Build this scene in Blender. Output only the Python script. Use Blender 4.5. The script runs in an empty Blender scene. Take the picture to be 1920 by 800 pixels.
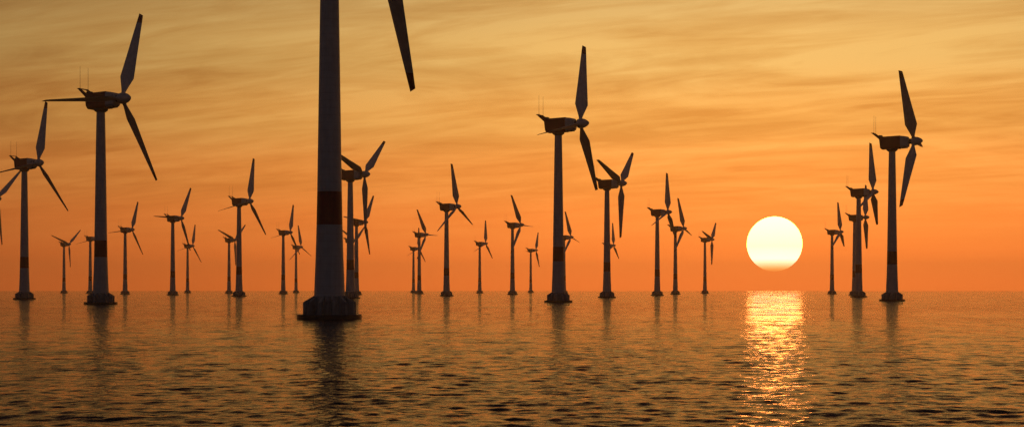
import bpy, bmesh, math, random
import numpy as np
from mathutils import Vector, Matrix
R = math.radians
PI = math.pi
scn = bpy.context.scene
COL = scn.collection

# ------------------------------------------------------------------ constants of the place
CAM_Z = 5.784                      # eye height above the sea
SUN_AZ, SUN_EL = R(10.69), R(1.86) # azimuth measured from +Y towards +X
YAW = -0.4583                      # every rotor faces the same wind
SEA_R = 6200.0

def lin(r, g, b):
    f = lambda c: (c/255/12.92) if c/255 <= .04045 else ((c/255+.055)/1.055)**2.4
    return (f(r), f(g), f(b), 1)

# ------------------------------------------------------------------ materials
def new_mat(name):
    m = bpy.data.materials.new(name); m.use_nodes = True
    nt = m.node_tree
    return m, nt, nt.nodes['Principled BSDF']

def noise(nt, scale, detail=3, rough=.55, vec=None, dist=0):
    n = nt.nodes.new('ShaderNodeTexNoise')
    n.inputs['Scale'].default_value = scale; n.inputs['Detail'].default_value = detail
    n.inputs['Roughness'].default_value = rough; n.inputs['Distortion'].default_value = dist
    if vec is not None: nt.links.new(vec, n.inputs['Vector'])
    return n

def ramp(nt, fac, stops, interp='LINEAR'):
    r = nt.nodes.new('ShaderNodeValToRGB'); r.color_ramp.interpolation = interp
    e = r.color_ramp.elements
    while len(e) < len(stops): e.new(.5)
    for q, (p, c) in zip(e, stops): q.position = p; q.color = c if len(c) == 4 else (*c, 1)
    nt.links.new(fac, r.inputs['Fac']); return r

def math_node(nt, op, a, b=None, c=None, clamp=False):
    n = nt.nodes.new('ShaderNodeMath'); n.operation = op; n.use_clamp = clamp
    for i, v in enumerate((a, b, c)):
        if v is None: continue
        if isinstance(v, (int, float)): n.inputs[i].default_value = v
        else: nt.links.new(v, n.inputs[i])
    return n.outputs[0]

def paint(name, c, c2, rough, seams=False, streak=.5):
    """weathered coating: rain streaks down the surface, blotches, optional welded ring seams"""
    m, nt, p = new_mat(name)
    tc = nt.nodes.new('ShaderNodeTexCoord')
    mp = nt.nodes.new('ShaderNodeMapping'); mp.inputs['Scale'].default_value = (1, 1, .06)
    nt.links.new(tc.outputs['Object'], mp.inputs['Vector'])
    a = noise(nt, 2.2, 5, .65, mp.outputs[0]); b = noise(nt, .45, 5, .6, tc.outputs['Object'])
    s = math_node(nt, 'MULTIPLY', a.outputs['Fac'], streak)
    f = math_node(nt, 'MULTIPLY_ADD', b.outputs['Fac'], 1-streak, s)
    r = ramp(nt, f, [(.38, c2), (.58, c)])
    col = r.outputs['Color']
    if seams:
        sx = nt.nodes.new('ShaderNodeSeparateXYZ'); nt.links.new(tc.outputs['Object'], sx.inputs[0])
        fr = math_node(nt, 'FRACT', math_node(nt, 'DIVIDE', sx.outputs['Z'], 1.45))
        d = math_node(nt, 'ABSOLUTE', math_node(nt, 'SUBTRACT', fr, .5))
        line = math_node(nt, 'LESS_THAN', d, .028)
        mx = nt.nodes.new('ShaderNodeMixRGB'); mx.blend_type = 'MULTIPLY'
        nt.links.new(math_node(nt, 'MULTIPLY', line, .22), mx.inputs['Fac'])
        nt.links.new(col, mx.inputs['Color1']); mx.inputs['Color2'].default_value = (.25, .2, .18, 1)
        col = mx.outputs['Color']
    nt.links.new(col, p.inputs['Base Color'])
    p.inputs['Roughness'].default_value = rough
    bp = nt.nodes.new('ShaderNodeBump'); bp.inputs['Strength'].default_value = .25; bp.inputs['Distance'].default_value = .05
    nt.links.new(b.outputs['Fac'], bp.inputs['Height']); nt.links.new(bp.outputs['Normal'], p.inputs['Normal'])
    return m

M_WHITE = paint('tower_paint', (.60, .59, .59), (.50, .48, .475), .5, seams=True)
M_BLADE = paint('blade_gelcoat', (.60, .59, .58), (.46, .45, .44), .42, streak=.3)
M_RED = paint('red_marking_paint', (.26, .022, .022), (.16, .016, .016), .5)
M_CONC = paint('foundation_concrete', (.42, .40, .38), (.20, .185, .17), .8)
M_WEED = paint('wet_waterline_concrete', (.075, .065, .055), (.03, .03, .026), .35)
M_DARK = paint('dark_machinery_paint', (.09, .085, .085), (.05, .05, .05), .5)

# ------------------------------------------------------------------ mesh helpers
def link(name, bm, mats, parent=None, loc=None, smooth=35):
    bmesh.ops.recalc_face_normals(bm, faces=bm.faces)
    me = bpy.data.meshes.new(name); bm.to_mesh(me); bm.free()
    for m in (mats if isinstance(mats, (list, tuple)) else [mats]): me.materials.append(m)
    if smooth:
        me.shade_smooth(); me.set_sharp_from_angle(angle=R(smooth))
    o = bpy.data.objects.new(name, me); COL.objects.link(o)
    if parent: o.parent = parent
    if loc: o.location = loc
    return o

def lathe(prof, seg=32, axis='Z', mat_of=None, cap=True):
    """prof: (height, radius) rows; mat_of(i) gives the material slot of ring i"""
    bm = bmesh.new(); rings = []
    for h, r in prof:
        ring = []
        for k in range(seg):
            a = 2*PI*k/seg
            v = (r*math.cos(a), r*math.sin(a), h) if axis == 'Z' else (h, r*math.cos(a), r*math.sin(a))
            ring.append(bm.verts.new(v))
        rings.append(ring)
    for i in range(len(rings)-1):
        for k in range(seg):
            f = bm.faces.new((rings[i][k], rings[i][(k+1) % seg], rings[i+1][(k+1) % seg], rings[i+1][k]))
            if mat_of: f.material_index = mat_of(i)
    if cap:
        bm.faces.new(rings[0][::-1]); bm.faces.new(rings[-1])
    return bm

def loft(secs, mat_of=None):
    bm = bmesh.new(); rings = [[bm.verts.new(v) for v in s] for s in secs]
    n = len(rings[0])
    for i in range(len(rings)-1):
        for k in range(n):
            f = bm.faces.new((rings[i][k], rings[i][(k+1) % n], rings[i+1][(k+1) % n], rings[i+1][k]))
            if mat_of: f.material_index = mat_of(i)
    f0 = bm.faces.new(rings[0][::-1]); f1 = bm.faces.new(rings[-1])
    if mat_of: f0.material_index = mat_of(0); f1.material_index = mat_of(len(rings)-2)
    return bm

def prism(poly, w0, w1, bm=None):
    """polygon in the (x, z) plane thickened along y"""
    bm = bm or bmesh.new()
    a = [bm.verts.new((x, w0, z)) for x, z in poly]; b = [bm.verts.new((x, w1, z)) for x, z in poly]
    n = len(poly)
    bm.faces.new(a); bm.faces.new(b[::-1])
    for k in range(n): bm.faces.new((a[k], b[k], b[(k+1) % n], a[(k+1) % n]))
    return bm

def oct_sec(x, zb, zt, w, ct=.55, cb=.9, dx_top=0):
    return [(x, -w, zb+cb), (x, -w+cb*.8, zb), (x, w-cb*.8, zb), (x, w, zb+cb),
            (x+dx_top, w, zt-ct), (x+dx_top, w-ct*1.2, zt), (x+dx_top, -w+ct*1.2, zt), (x+dx_top, -w, zt-ct)]

# ------------------------------------------------------------------ the wind turbine
HUB_X, HUB_Z = 10.7, 80.0

def tower_bm():
    prof = [(4.45, 3.03), (8, 2.90), (12, 2.73), (18.5, 2.54), (18.5, 2.545), (25, 2.42), (25, 2.415), (40, 2.19), (62, 1.86), (75.4, 1.62)]
    return lathe(prof, 40, mat_of=lambda i: 1 if i == 4 else 0)

def buttress_bm(bm=None, ang=0.0, z0=.9):
    bm = bm or bmesh.new()
    n0 = len(bm.verts)
    prism([(2.7, z0), (5.2, z0), (5.2, 3.3), (3.0, 4.62), (2.7, 4.62)], -.27, .27, bm)
    bm.verts.ensure_lookup_table()
    bmesh.ops.rotate(bm, verts=bm.verts[n0:], cent=(0, 0, 0), matrix=Matrix.Rotation(ang, 3, 'Z'))
    return bm

BUTT = [R(30*k + 12.5) for k in range(12)]

def blade_bm():
    """pitch axis along +z, wind side towards +x, tangential direction +y; sections (r, chord, thickness, chord offset)"""
    N = 16
    beta = R(17)
    cx, cy = math.cos(beta), math.sin(beta)
    rows = [(1.3, 1.55, 1.55, 0, 0), (2.6, 1.6, 1.5, 0, 0), (3.4, 1.9, 1.25, 0, .05), (9.2, 5.85, 1.2, .1, .35),
            (9.9, 5.8, 1.15, .1, .35), (20, 4.25, .6, .05, .15), (30, 2.9, .36, .0, .02), (34.3, 2.32, .26, 0, 0), (38.15, 1.8, .18, 0, 0)]
    secs = []
    for i, (r, c, t, off, off2) in enumerate(rows):
        lean = -2.87*(r-1.3)/36.6
        sec = []
        for k in range(N):
            a = 2*PI*k/N
            u = math.cos(a)*c/2 + off
            round_ = 1 if r < 3 else (.35 if r < 4 else 0)
            v = math.sin(a)*t/2*(1 if round_ else (1 - .25*math.cos(a)))
            if not round_: v *= abs(math.sin(a))**.3 if abs(math.sin(a)) > 1e-6 else 0
            z = r
            if i == len(rows)-1: z = r - .42*math.cos(a)          # slanted tip cut
            if 9 < r < 10: z = r + (-.25)*math.cos(a)
            sec.append((lean + u*cx - v*cy, u*cy + v*cx, z))
        secs.append(sec)
    return loft(secs, mat_of=lambda i: 1 if i >= 7 else 0)

def make_turbine(detailed):
    t = bpy.data.objects.new('wind_turbine', None); COL.objects.link(t); t.empty_display_size = 3
    # foundation on the water
    f = lathe([(.92, 3.75), (3.0, 3.6), (4.1, 3.15), (4.5, 3.06)], 48)
    if not detailed:
        for a in BUTT: buttress_bm(f, a)
    fo = link('foundation', f, M_CONC, t)
    link('base_slab', lathe([(-1.0, 6.3), (.0, 6.38), (.1, 6.4), (.82, 6.4), (.92, 6.3)], 48), M_WEED, fo)
    if detailed:
        for a in BUTT: link('buttress', buttress_bm(None, a), M_CONC, fo)
    link('tower', tower_bm(), [M_WHITE, M_RED], t)
    link('yaw_collar', lathe([(75.2, 1.75), (75.35, 1.95), (75.95, 2.75), (76.55, 2.75)], 32), M_DARK, t)
    # nacelle
    nb = loft([oct_sec(-5.6, 77.1, 82.25, 2.3, .5, .7, -.5), oct_sec(-5.0, 76.5, 82.75, 2.5, .4, .9, -.3),
               oct_sec(4.3, 76.5, 82.95, 2.5, .4, .9)])
    n = link('nacelle', nb, M_RED, t)
    fb = loft([oct_sec(4.302, 76.85, 82.85, 2.44, .5, .8), oct_sec(6.4, 77.0, 82.6, 2.3, .6, .8), oct_sec(8.1, 77.25, 82.2, 2.0, .8, .8), oct_sec(8.35, 77.6, 81.7, 1.7, .8, .8)])
    link('front_housing', fb, M_BLADE, n)
    link('sump_cover', prism([(4.9, 76.6), (7.6, 76.75), (7.6, 77.3), (4.9, 77.3)], -1.3, 1.3), M_DARK, n)
    for s in (-1, 1):
        link('rear_fin', prism([(-10.0, 84.95), (-8.7, 84.95), (-5.4, 82.7), (-6.1, 81.5)], s*2.22-.13, s*2.22+.13), M_RED, n)
        link('antenna', lathe([(84.9, .11), (85.3, .07), (93.5, .045)], 8), M_DARK, n, (-8.6, s*2.2, 0))
    link('cross_bar', prism([(-9.95, 84.72), (-8.75, 84.68), (-8.7, 84.93), (-9.98, 84.97)], -2.4, 2.4), M_RED, n)
    link('roof_vent', prism([(-6.7, 82.3), (-6.9, 83.3), (-6.2, 83.75), (-4.9, 83.6), (-4.5, 82.6)], -.8, .8), M_DARK, n)
    # rotor
    link('rotor_shaft', lathe([(8.2, 1.35), (9.9, 1.35)], 24, 'X'), M_DARK, t, (0, 0, HUB_Z))
    sp = lathe([(9.55, 1.5), (9.7, 1.95), (10.3, 2.12), (11.4, 2.16), (12.4, 2.03), (13.3, 1.72), (14.1, 1.25), (14.7, .75), (15.0, .36), (15.1, .08)], 32, 'X')
    link('spinner', sp, M_BLADE, t, (0, 0, HUB_Z))
    bl = None
    for k in range(3):
        if bl is None:
            b = bl = link('blade', blade_bm(), [M_BLADE, M_RED], t, smooth=28)
        else:
            b = bl.copy(); COL.objects.link(b); b.parent = t
        b.location = (HUB_X, 0, HUB_Z); b.rotation_euler = (-k*2*PI/3, 0, 0); b['k'] = k
    return t

def place(t, x, d, ph):
    t.location = (x, d, 0); t.rotation_euler = (0, 0, YAW)
    for c in t.children:
        if c.name.startswith('blade'): c.rotation_euler = (-(ph + c['k']*2*PI/3), 0, 0)

def copy_tree(o, parent=None):
    c = o.copy(); COL.objects.link(c)
    if parent: c.parent = parent
    for ch in list(o.children): copy_tree(ch, c)
    return c

TURB = [
 # x, distance, rotor phase, detailed, label
 (-35.95, 274.0, .524, 1, 'huge nearest wind turbine, its thick tower running out of the top of the view'),
 (-161.29, 545.4, .385, 1, 'tall turbine at left with one blade lying level along its nacelle, above a tall tower'),
 (191.68, 701.2, 1.548, 1, 'tall turbine at far right, right of the sun, one blade up and one down'),
 (20.88, 627.0, .300, 1, 'tall turbine right of centre, its lower blade tip touching the nacelle of the turbine behind'),
 (-287.60, 820.2, .253, 1, 'turbine near left edge whose upright blade tip meets the level blade of its taller neighbour'),
 (-430.6, 1142.0, .84, 0, 'turbine cut off by the left edge, only its blades reaching into view'),
 (-735.0, 2281.2, .879, 0, 'small distant turbine with blades in a Y, between the two tall towers at far left'),
 (-615.3, 2028.7, .280, 0, 'small turbine mostly hidden behind the tall left tower, only nacelle tail and one blade out'),
 (-481.23, 1729.8, .385, 0, 'small turbine directly right of the tall left tower, its left blade nearly level'),
 (-354.63, 1453.5, .536, 0, 'mid-sized turbine whose lower blade crosses the smaller turbine just right of it'),
 (-553.05, 2370.5, .274, 0, 'small far turbine overlapped by the lower blade of the bigger turbine at its left'),
 (-230.70, 1175.2, .264, 0, 'larger turbine between the tall left tower and the huge tower, hiding a smaller one behind'),
 (-424.86, 2087.8, .893, 0, 'small turbine tucked behind a bigger tower, its right blade emerging on the other side'),
 (-297.99, 1811.5, .303, 0, 'left and larger turbine of the pair just left of the huge tower'),
 (-378.16, 2434.7, 1.974, 0, 'right and smaller turbine of the pair just left of the huge tower'),
 (-104.74, 900.8, .887, 0, 'largest turbine behind the right edge of the huge tower, one blade pointing straight down'),
 (-172.03, 1538.1, .643, 0, 'second largest turbine behind the huge tower, its rotor overlapped by a blade pointing down'),
 (-247.4, 2114.6, .951, 0, 'farthest turbine behind the huge tower, almost hidden, its nacelle peeping between towers'),
 (-178.65, 2521.6, .149, 0, 'farther turbine of the close pair right of the huge tower, overlapped by its neighbour'),
 (-125.86, 1887.0, 1.569, 0, 'nearer turbine of the close pair right of the huge tower, one blade pointing level right'),
 (-58.79, 1248.8, 1.969, 0, 'mid-sized turbine left of centre with two blades spread low like an inverted V'),
 (-52.28, 2251.7, .140, 0, 'small lone turbine left of centre between two larger ones, one blade straight up'),
 (.55, 1603.4, 1.582, 0, 'turbine at the centre, one blade level right, one hanging before its own tower'),
 (35.44, 2630.8, .444, 0, 'smallest and farthest turbine, just left of the tall tower right of centre'),
 (66.81, 977.8, .889, 0, 'turbine whose nacelle tail meets the blade tip of the taller tower at its left'),
 (73.98, 1977.3, -.358, 0, 'small turbine hidden by the tall tower right of centre, rotor peeping out at its right'),
 (161.5, 2349.2, .082, 0, 'small turbine behind the second tower right of centre, rotor just under a bigger downward blade'),
 (139.79, 1338.2, .145, 0, 'leftmost and largest of the three turbines left of the sun'),
 (199.04, 1694.2, 1.760, 0, 'middle turbine of the three left of the sun, overlapped by its left neighbour'),
 (287.29, 2070.6, .823, 0, 'small turbine nearest to the left of the sun, blades in a Y'),
 (413.22, 1795.3, 2.057, 0, 'small turbine nearest to the right of the sun, left of an overlapping pair'),
 (265.17, 1063.6, .143, 0, 'nearer and taller turbine of the overlapping pair right of the sun'),
 (353.72, 1435.1, .453, 0, 'farther turbine of the overlapping pair right of the sun, half hidden'),
]
protos = {1: make_turbine(True), 0: make_turbine(False)}
used = set()
for x, d, ph, det, label in TURB:
    t = protos[det]
    if det in used: t = copy_tree(t)
    used.add(det)
    t['label'] = label; t['category'] = 'wind turbine'; t['group'] = 'wind turbines standing in the sea'
    place(t, x, d, ph)
for o in COL.objects:
    if 'k' in o: del o['k']

# ------------------------------------------------------------------ the sea: one sheet to the horizon, real waves
rng = np.random.default_rng(7)
def sea_mesh():
    fine = np.arange(-.50, .5001, .0021)
    coarse = np.linspace(.56, 2*PI-.56, 70)
    th = np.concatenate([fine, coarse])                # azimuth from +Y
    rr = np.concatenate([[2, 6, 12, 18], 24*np.exp(np.arange(0, math.log(SEA_R/24), .0025)), [SEA_R]])
    T, Q = np.meshgrid(th, rr)
    X = Q*np.sin(T); Y = Q*np.cos(T); Z = np.zeros_like(X)
    cell = np.maximum(Q*.0026, .08)
    lat = np.where(np.abs((T+PI) % (2*PI)-PI) < .501, Q*.0021, 1e3)
    N = 200
    lam = np.exp(np.concatenate([rng.uniform(math.log(.42), math.log(3.2), N-50), rng.uniform(math.log(3.2), math.log(34), 50)]))
    dr = rng.normal(0, R(36), N) + R(4)                # travel direction, mostly towards the viewer
    k = 2*PI/lam; kx = k*np.sin(dr); ky = k*np.cos(dr)
    slope = SLOPE*np.sqrt(2/N)*np.where(lam > 2.6, .24, 1.2)
    amp = slope/k
    phs = rng.uniform(0, 2*PI, N)
    need = np.maximum(cell, lat)
    for i in range(N):
        w = np.clip((lam[i]/need-2.6)/2.2, 0, 1)
        rows = np.nonzero(w.max(axis=1) > 0)[0]
        if not len(rows): continue
        h = slice(0, rows[-1]+1)
        a = phs[i] + kx[i]*X[h] + ky[i]*Y[h]
        Z[h] += amp[i]*w[h]*(np.sin(a) + .22*np.cos(2*a))
    nr, nc = X.shape
    co = np.stack([X, Y, Z], -1).reshape(-1, 3)
    co = np.vstack([co, [[0, 0, 0]]])
    i, j = np.meshgrid(np.arange(nr-1), np.arange(nc), indexing='ij'); j2 = (j+1) % nc
    quads = np.stack([i*nc+j, (i+1)*nc+j, (i+1)*nc+j2, i*nc+j2], -1).reshape(-1, 4)
    jj = np.arange(nc); c = nr*nc
    tris = np.stack([np.full(nc, c), jj, (jj+1) % nc], -1)
    loops = np.concatenate([quads.ravel(), tris.ravel()]).astype(np.int32)
    starts = np.concatenate([np.arange(len(quads))*4, len(quads)*4+np.arange(nc)*3]).astype(np.int32)
    me = bpy.data.meshes.new('sea')
    me.vertices.add(len(co)); me.vertices.foreach_set('co', co.ravel().astype(np.float32))
    me.loops.add(len(loops)); me.loops.foreach_set('vertex_index', loops)
    me.polygons.add(len(starts)); me.polygons.foreach_set('loop_start', starts)
    me.update(calc_edges=True); me.validate()
    me.shade_smooth()
    return me
SLOPE = .13
me = sea_mesh()
if me.polygons[0].normal.z < 0: me.flip_normals()
m, nt, p = new_mat('sea_water')
p.inputs['Base Color'].default_value = (.012, .016, .018, 1)
p.inputs['Roughness'].default_value = .03
p.inputs['IOR'].default_value = 1.125
geo = nt.nodes.new('ShaderNodeNewGeometry')
mp = nt.nodes.new('ShaderNodeMapping'); mp.inputs['Scale'].default_value = (.55, 1, 1)
nt.links.new(geo.outputs['Position'], mp.inputs['Vector'])
n1 = noise(nt, .8, 4, .6, mp.outputs[0], .3); n2 = noise(nt, 2.6, 4, .6, mp.outputs[0], .3)
b1 = nt.nodes.new('ShaderNodeBump'); b1.inputs['Distance'].default_value = .62
gm = nt.nodes.new('ShaderNodeMapping'); gm.inputs['Scale'].default_value = (.022, .011, 1)
nt.links.new(geo.outputs['Position'], gm.inputs['Vector'])
gust = ramp(nt, noise(nt, 1, 5, .62, gm.outputs[0], .6).outputs['Fac'], [(.36, (.55,)*3), (.62, (1, 1, 1))])
wm = nt.nodes.new('ShaderNodeMapping'); wm.inputs['Scale'].default_value = (.30, .035, 1); wm.inputs['Rotation'].default_value = (0, 0, R(4))
nt.links.new(geo.outputs['Position'], wm.inputs['Vector'])
rows_ = ramp(nt, noise(nt, 1, 3, .65, wm.outputs[0], .4).outputs['Fac'], [(.40, (.30,)*3), (.60, (1, 1, 1))])
# the sheet itself carries the short waves near by; farther out the mesh is too coarse and the bump takes over
ln = nt.nodes.new('ShaderNodeVectorMath'); ln.operation = 'LENGTH'; nt.links.new(geo.outputs['Position'], ln.inputs[0])
mr = nt.nodes.new('ShaderNodeMapRange'); nt.links.new(ln.outputs['Value'], mr.inputs['Value'])
for k_i, v_i in ((1, 80), (2, 420), (3, .18), (4, 1)): mr.inputs[k_i].default_value = v_i
nt.links.new(math_node(nt, 'MULTIPLY', mr.outputs[0], math_node(nt, 'MULTIPLY', gust.outputs[0], rows_.outputs[0])), b1.inputs['Strength'])
b2 = nt.nodes.new('ShaderNodeBump'); b2.inputs['Distance'].default_value = .05; b2.inputs['Strength'].default_value = 1
nt.links.new(n1.outputs['Fac'], b1.inputs['Height']); nt.links.new(n2.outputs['Fac'], b2.inputs['Height'])
n0 = noise(nt, .13, 2, .5, mp.outputs[0], .4)
b0 = nt.nodes.new('ShaderNodeBump'); b0.inputs['Distance'].default_value = .25; b0.inputs['Strength'].default_value = 1
nt.links.new(n0.outputs['Fac'], b0.inputs['Height']); nt.links.new(b0.outputs['Normal'], b1.inputs['Normal'])
nt.links.new(b1.outputs['Normal'], b2.inputs['Normal']); nt.links.new(b2.outputs['Normal'], p.inputs['Normal'])
me.materials.append(m)
sea = bpy.data.objects.new('sea', me); COL.objects.link(sea); sea['kind'] = 'structure'

# ------------------------------------------------------------------ the sun: a luminous ball far beyond the haze
SD = Vector((math.sin(SUN_AZ)*math.cos(SUN_EL), math.cos(SUN_AZ)*math.cos(SUN_EL), math.sin(SUN_EL)))
bm = bmesh.new(); bmesh.ops.create_uvsphere(bm, u_segments=96, v_segments=48, radius=20000*.0193)
m = bpy.data.materials.new('sun_painted_haze'); m.use_nodes = True; nt = m.node_tree; nt.nodes.clear()
out = nt.nodes.new('ShaderNodeOutputMaterial'); em = nt.nodes.new('ShaderNodeEmission')
tc = nt.nodes.new('ShaderNodeTexCoord'); sx = nt.nodes.new('ShaderNodeSeparateXYZ')
nt.links.new(tc.outputs['Generated'], sx.inputs[0])
SUNK = 25.0
k_ = lambda *c: tuple(q/SUNK for q in c)
rp = ramp(nt, sx.outputs['Z'], [(0.0, k_(1.6, .46, .075)), (.03, k_(1.75, .58, .11)), (.075, k_(2.2, 1.0, .32)), (.13, k_(3.0, 1.6, .8)), (.22, k_(5.0, 2.6, 1.6)), (.45, (.8, .21, .042)), (1.0, (1, .265, .048))])  # haze dimming painted into the emission: lower disc fades to sky orange
nt.links.new(rp.outputs[0], em.inputs['Color']); em.inputs['Strength'].default_value = SUNK
nt.links.new(em.outputs[0], out.inputs['Surface'])
sun = link('sun', bm, m, None, SD*20000)
sun['label'] = 'large round pale yellow setting sun hanging just above the sea horizon'; sun['category'] = 'sun'

# ------------------------------------------------------------------ sky
w = bpy.data.worlds.new('World'); scn.world = w; w.use_nodes = True
nt = w.node_tree; nt.nodes.clear(); L = nt.links
out = nt.nodes.new('ShaderNodeOutputWorld'); bg = nt.nodes.new('ShaderNodeBackground')
tc = nt.nodes.new('ShaderNodeTexCoord'); sx = nt.nodes.new('ShaderNodeSeparateXYZ'); L.new(tc.outputs['Generated'], sx.inputs[0])
X_, Y_, Z_ = sx.outputs
# warm glow by height, seen towards the sun
elev = math_node(nt, 'MAXIMUM', Z_, 0.0)
SKY_STOPS = [(0.0, (1.30, .262, .040, 1)), (.02, (1.20, .262, .042, 1)), (.045, (1.06, .272, .046, 1)), (.08, (.93, .31, .056, 1)), (.12, (.81, .362, .076, 1)), (.165, (.70, .38, .098, 1)), (.21, (.59, .34, .100, 1)), (.28, lin(130, 78, 46)), (.42, lin(62, 45, 46)), (1.0, lin(34, 31, 42))]
warm = ramp(nt, elev, SKY_STOPS, 'EASE')
cool = ramp(nt, elev, [(0, lin(45, 40, 42)), (.2, lin(42, 40, 46)), (.6, lin(36, 37, 46)), (1, lin(31, 31, 41))])
# angle from the sun's bearing
hl = math_node(nt, 'SQRT', math_node(nt, 'ADD', math_node(nt, 'MULTIPLY', X_, X_), math_node(nt, 'MULTIPLY', Y_, Y_)))
dt = math_node(nt, 'ADD', math_node(nt, 'MULTIPLY', X_, math.sin(SUN_AZ)), math_node(nt, 'MULTIPLY', Y_, math.cos(SUN_AZ)))
ca = math_node(nt, 'DIVIDE', dt, math_node(nt, 'MAXIMUM', hl, .001))
az = math_node(nt, 'ARCCOSINE', math_node(nt, 'MINIMUM', ca, .9999))            # 0..pi
glow = ramp(nt, math_node(nt, 'DIVIDE', az, PI), [(0, (1.06,)*3), (.05, (1.0,)*3), (.10, (.81,)*3), (.17, (.52,)*3), (.30, (.28,)*3), (.55, (.03,)*3), (1, (.0,)*3)], 'LINEAR')
# cloud veils: long streaks, thinner towards the horizon
den = math_node(nt, 'ADD', elev, .09)
pu = math_node(nt, 'DIVIDE', X_, den); pv_ = math_node(nt, 'DIVIDE', Y_, den)
def veil(su, sv, tilt, seed, detail, rough, dist):
    cb = nt.nodes.new('ShaderNodeCombineXYZ')
    L.new(math_node(nt, 'MULTIPLY', pu, su), cb.inputs[0])
    L.new(math_node(nt, 'MULTIPLY', math_node(nt, 'MULTIPLY_ADD', pu, tilt, pv_), sv), cb.inputs[1]); cb.inputs[2].default_value = seed
    return noise(nt, 1.0, detail, rough, cb.outputs[0], dist)
c1 = veil(.80, 1.15, .28, 2.3, 6, .60, 1.1)
c2 = veil(1.7, 4.2, .42, 7.7, 6, .6, 1.1)
cf = math_node(nt, 'ADD', math_node(nt, 'MULTIPLY', c1.outputs['Fac'], .6), math_node(nt, 'MULTIPLY', c2.outputs['Fac'], .4))
cl = ramp(nt, cf, [(.38, (.80, .68, .56)), (.49, (.97, .94, .92)), (.59, (1.10, 1.17, 1.30))])
amt = ramp(nt, elev, [(0, (0, 0, 0)), (.03, (.12,)*3), (.08, (.7,)*3), (.13, (1,)*3), (1, (1,)*3)])
mx = nt.nodes.new('ShaderNodeMixRGB'); mx.blend_type = 'MULTIPLY'
L.new(amt.outputs[0], mx.inputs['Fac']); L.new(warm.outputs[0], mx.inputs['Color1']); L.new(cl.outputs[0], mx.inputs['Color2'])
mw = nt.nodes.new('ShaderNodeMixRGB'); mw.blend_type = 'MULTIPLY'; mw.inputs['Fac'].default_value = 1
L.new(mx.outputs[0], mw.inputs['Color1']); L.new(glow.outputs[0], mw.inputs['Color2'])
# dim blue dusk away from the sun
inv = ramp(nt, math_node(nt, 'DIVIDE', az, PI), [(0, (0, 0, 0)), (.12, (0, 0, 0)), (.6, (1, 1, 1)), (1, (1, 1, 1))])
mc = nt.nodes.new('ShaderNodeMixRGB'); mc.blend_type = 'MULTIPLY'; mc.inputs['Fac'].default_value = 1
L.new(cool.outputs[0], mc.inputs['Color1']); L.new(inv.outputs[0], mc.inputs['Color2'])
add = nt.nodes.new('ShaderNodeMixRGB'); add.blend_type = 'ADD'; add.inputs['Fac'].default_value = 1
L.new(mw.outputs[0], add.inputs['Color1']); L.new(mc.outputs[0], add.inputs['Color2'])
L.new(add.outputs[0], bg.inputs['Color']); bg.inputs['Strength'].default_value = 1.12
# physical dusk sky behind the veil, very faint
sk = nt.nodes.new('ShaderNodeTexSky'); sk.sky_type = 'NISHITA'; sk.sun_disc = False
sk.sun_elevation = SUN_EL; sk.sun_rotation = SUN_AZ; sk.dust_density = 3
bs = nt.nodes.new('ShaderNodeBackground'); bs.inputs['Strength'].default_value = .005; L.new(sk.outputs[0], bs.inputs['Color'])
ad = nt.nodes.new('ShaderNodeAddShader'); L.new(bg.outputs[0], ad.inputs[0]); L.new(bs.outputs[0], ad.inputs[1])
L.new(ad.outputs[0], out.inputs['Surface'])
w.cycles.sampling_method = 'NONE'

# ------------------------------------------------------------------ sea haze: one closed box of even air
bm = bmesh.new(); bmesh.ops.create_cube(bm, size=1)
for v in bm.verts: v.co = Vector((v.co.x*12800, v.co.y*12800, -1.6 if v.co.z < 0 else 124))
m = bpy.data.materials.new('sea_haze'); m.use_nodes = True; nt = m.node_tree; nt.nodes.clear()
out = nt.nodes.new('ShaderNodeOutputMaterial'); pv = nt.nodes.new('ShaderNodeVolumePrincipled')
pv.inputs['Color'].default_value = (.95, .86, .74, 1); pv.inputs['Density'].default_value = .00012; pv.inputs['Anisotropy'].default_value = .8
nt.links.new(pv.outputs[0], out.inputs['Volume'])
hz = link('haze', bm, m, None, smooth=0); hz['kind'] = 'stuff'

# ------------------------------------------------------------------ camera
cd = bpy.data.cameras.new('camera'); cam = bpy.data.objects.new('camera', cd); COL.objects.link(cam)
cam.location = (0, 0, CAM_Z); cam.rotation_euler = (R(90), 0, 0)
cd.sensor_width = 36; cd.lens = 2607.2/1920*36; cd.shift_y = 142.44/1920
cd.clip_start = .3; cd.clip_end = 80000
scn.camera = cam

scn.render.engine = 'CYCLES'
scn.cycles.use_denoising = True; scn.cycles.denoiser = 'OPENIMAGEDENOISE'; scn.cycles.denoising_prefilter = 'NONE'; scn.cycles.denoising_input_passes = 'RGB_ALBEDO_NORMAL'; scn.cycles.use_adaptive_sampling = False; scn.cycles.sampling_pattern = "BLUE_NOISE"
scn.cycles.max_bounces = 6; scn.cycles.volume_bounces = 0; scn.cycles.glossy_bounces = 3; scn.cycles.diffuse_bounces = 2
scn.cycles.sample_clamp_indirect = 30
scn.view_settings.view_transform = 'Standard'; scn.view_settings.look = 'None'
scn.view_settings.exposure = 0; scn.view_settings.gamma = 1; scn.view_settings.use_curve_mapping = False
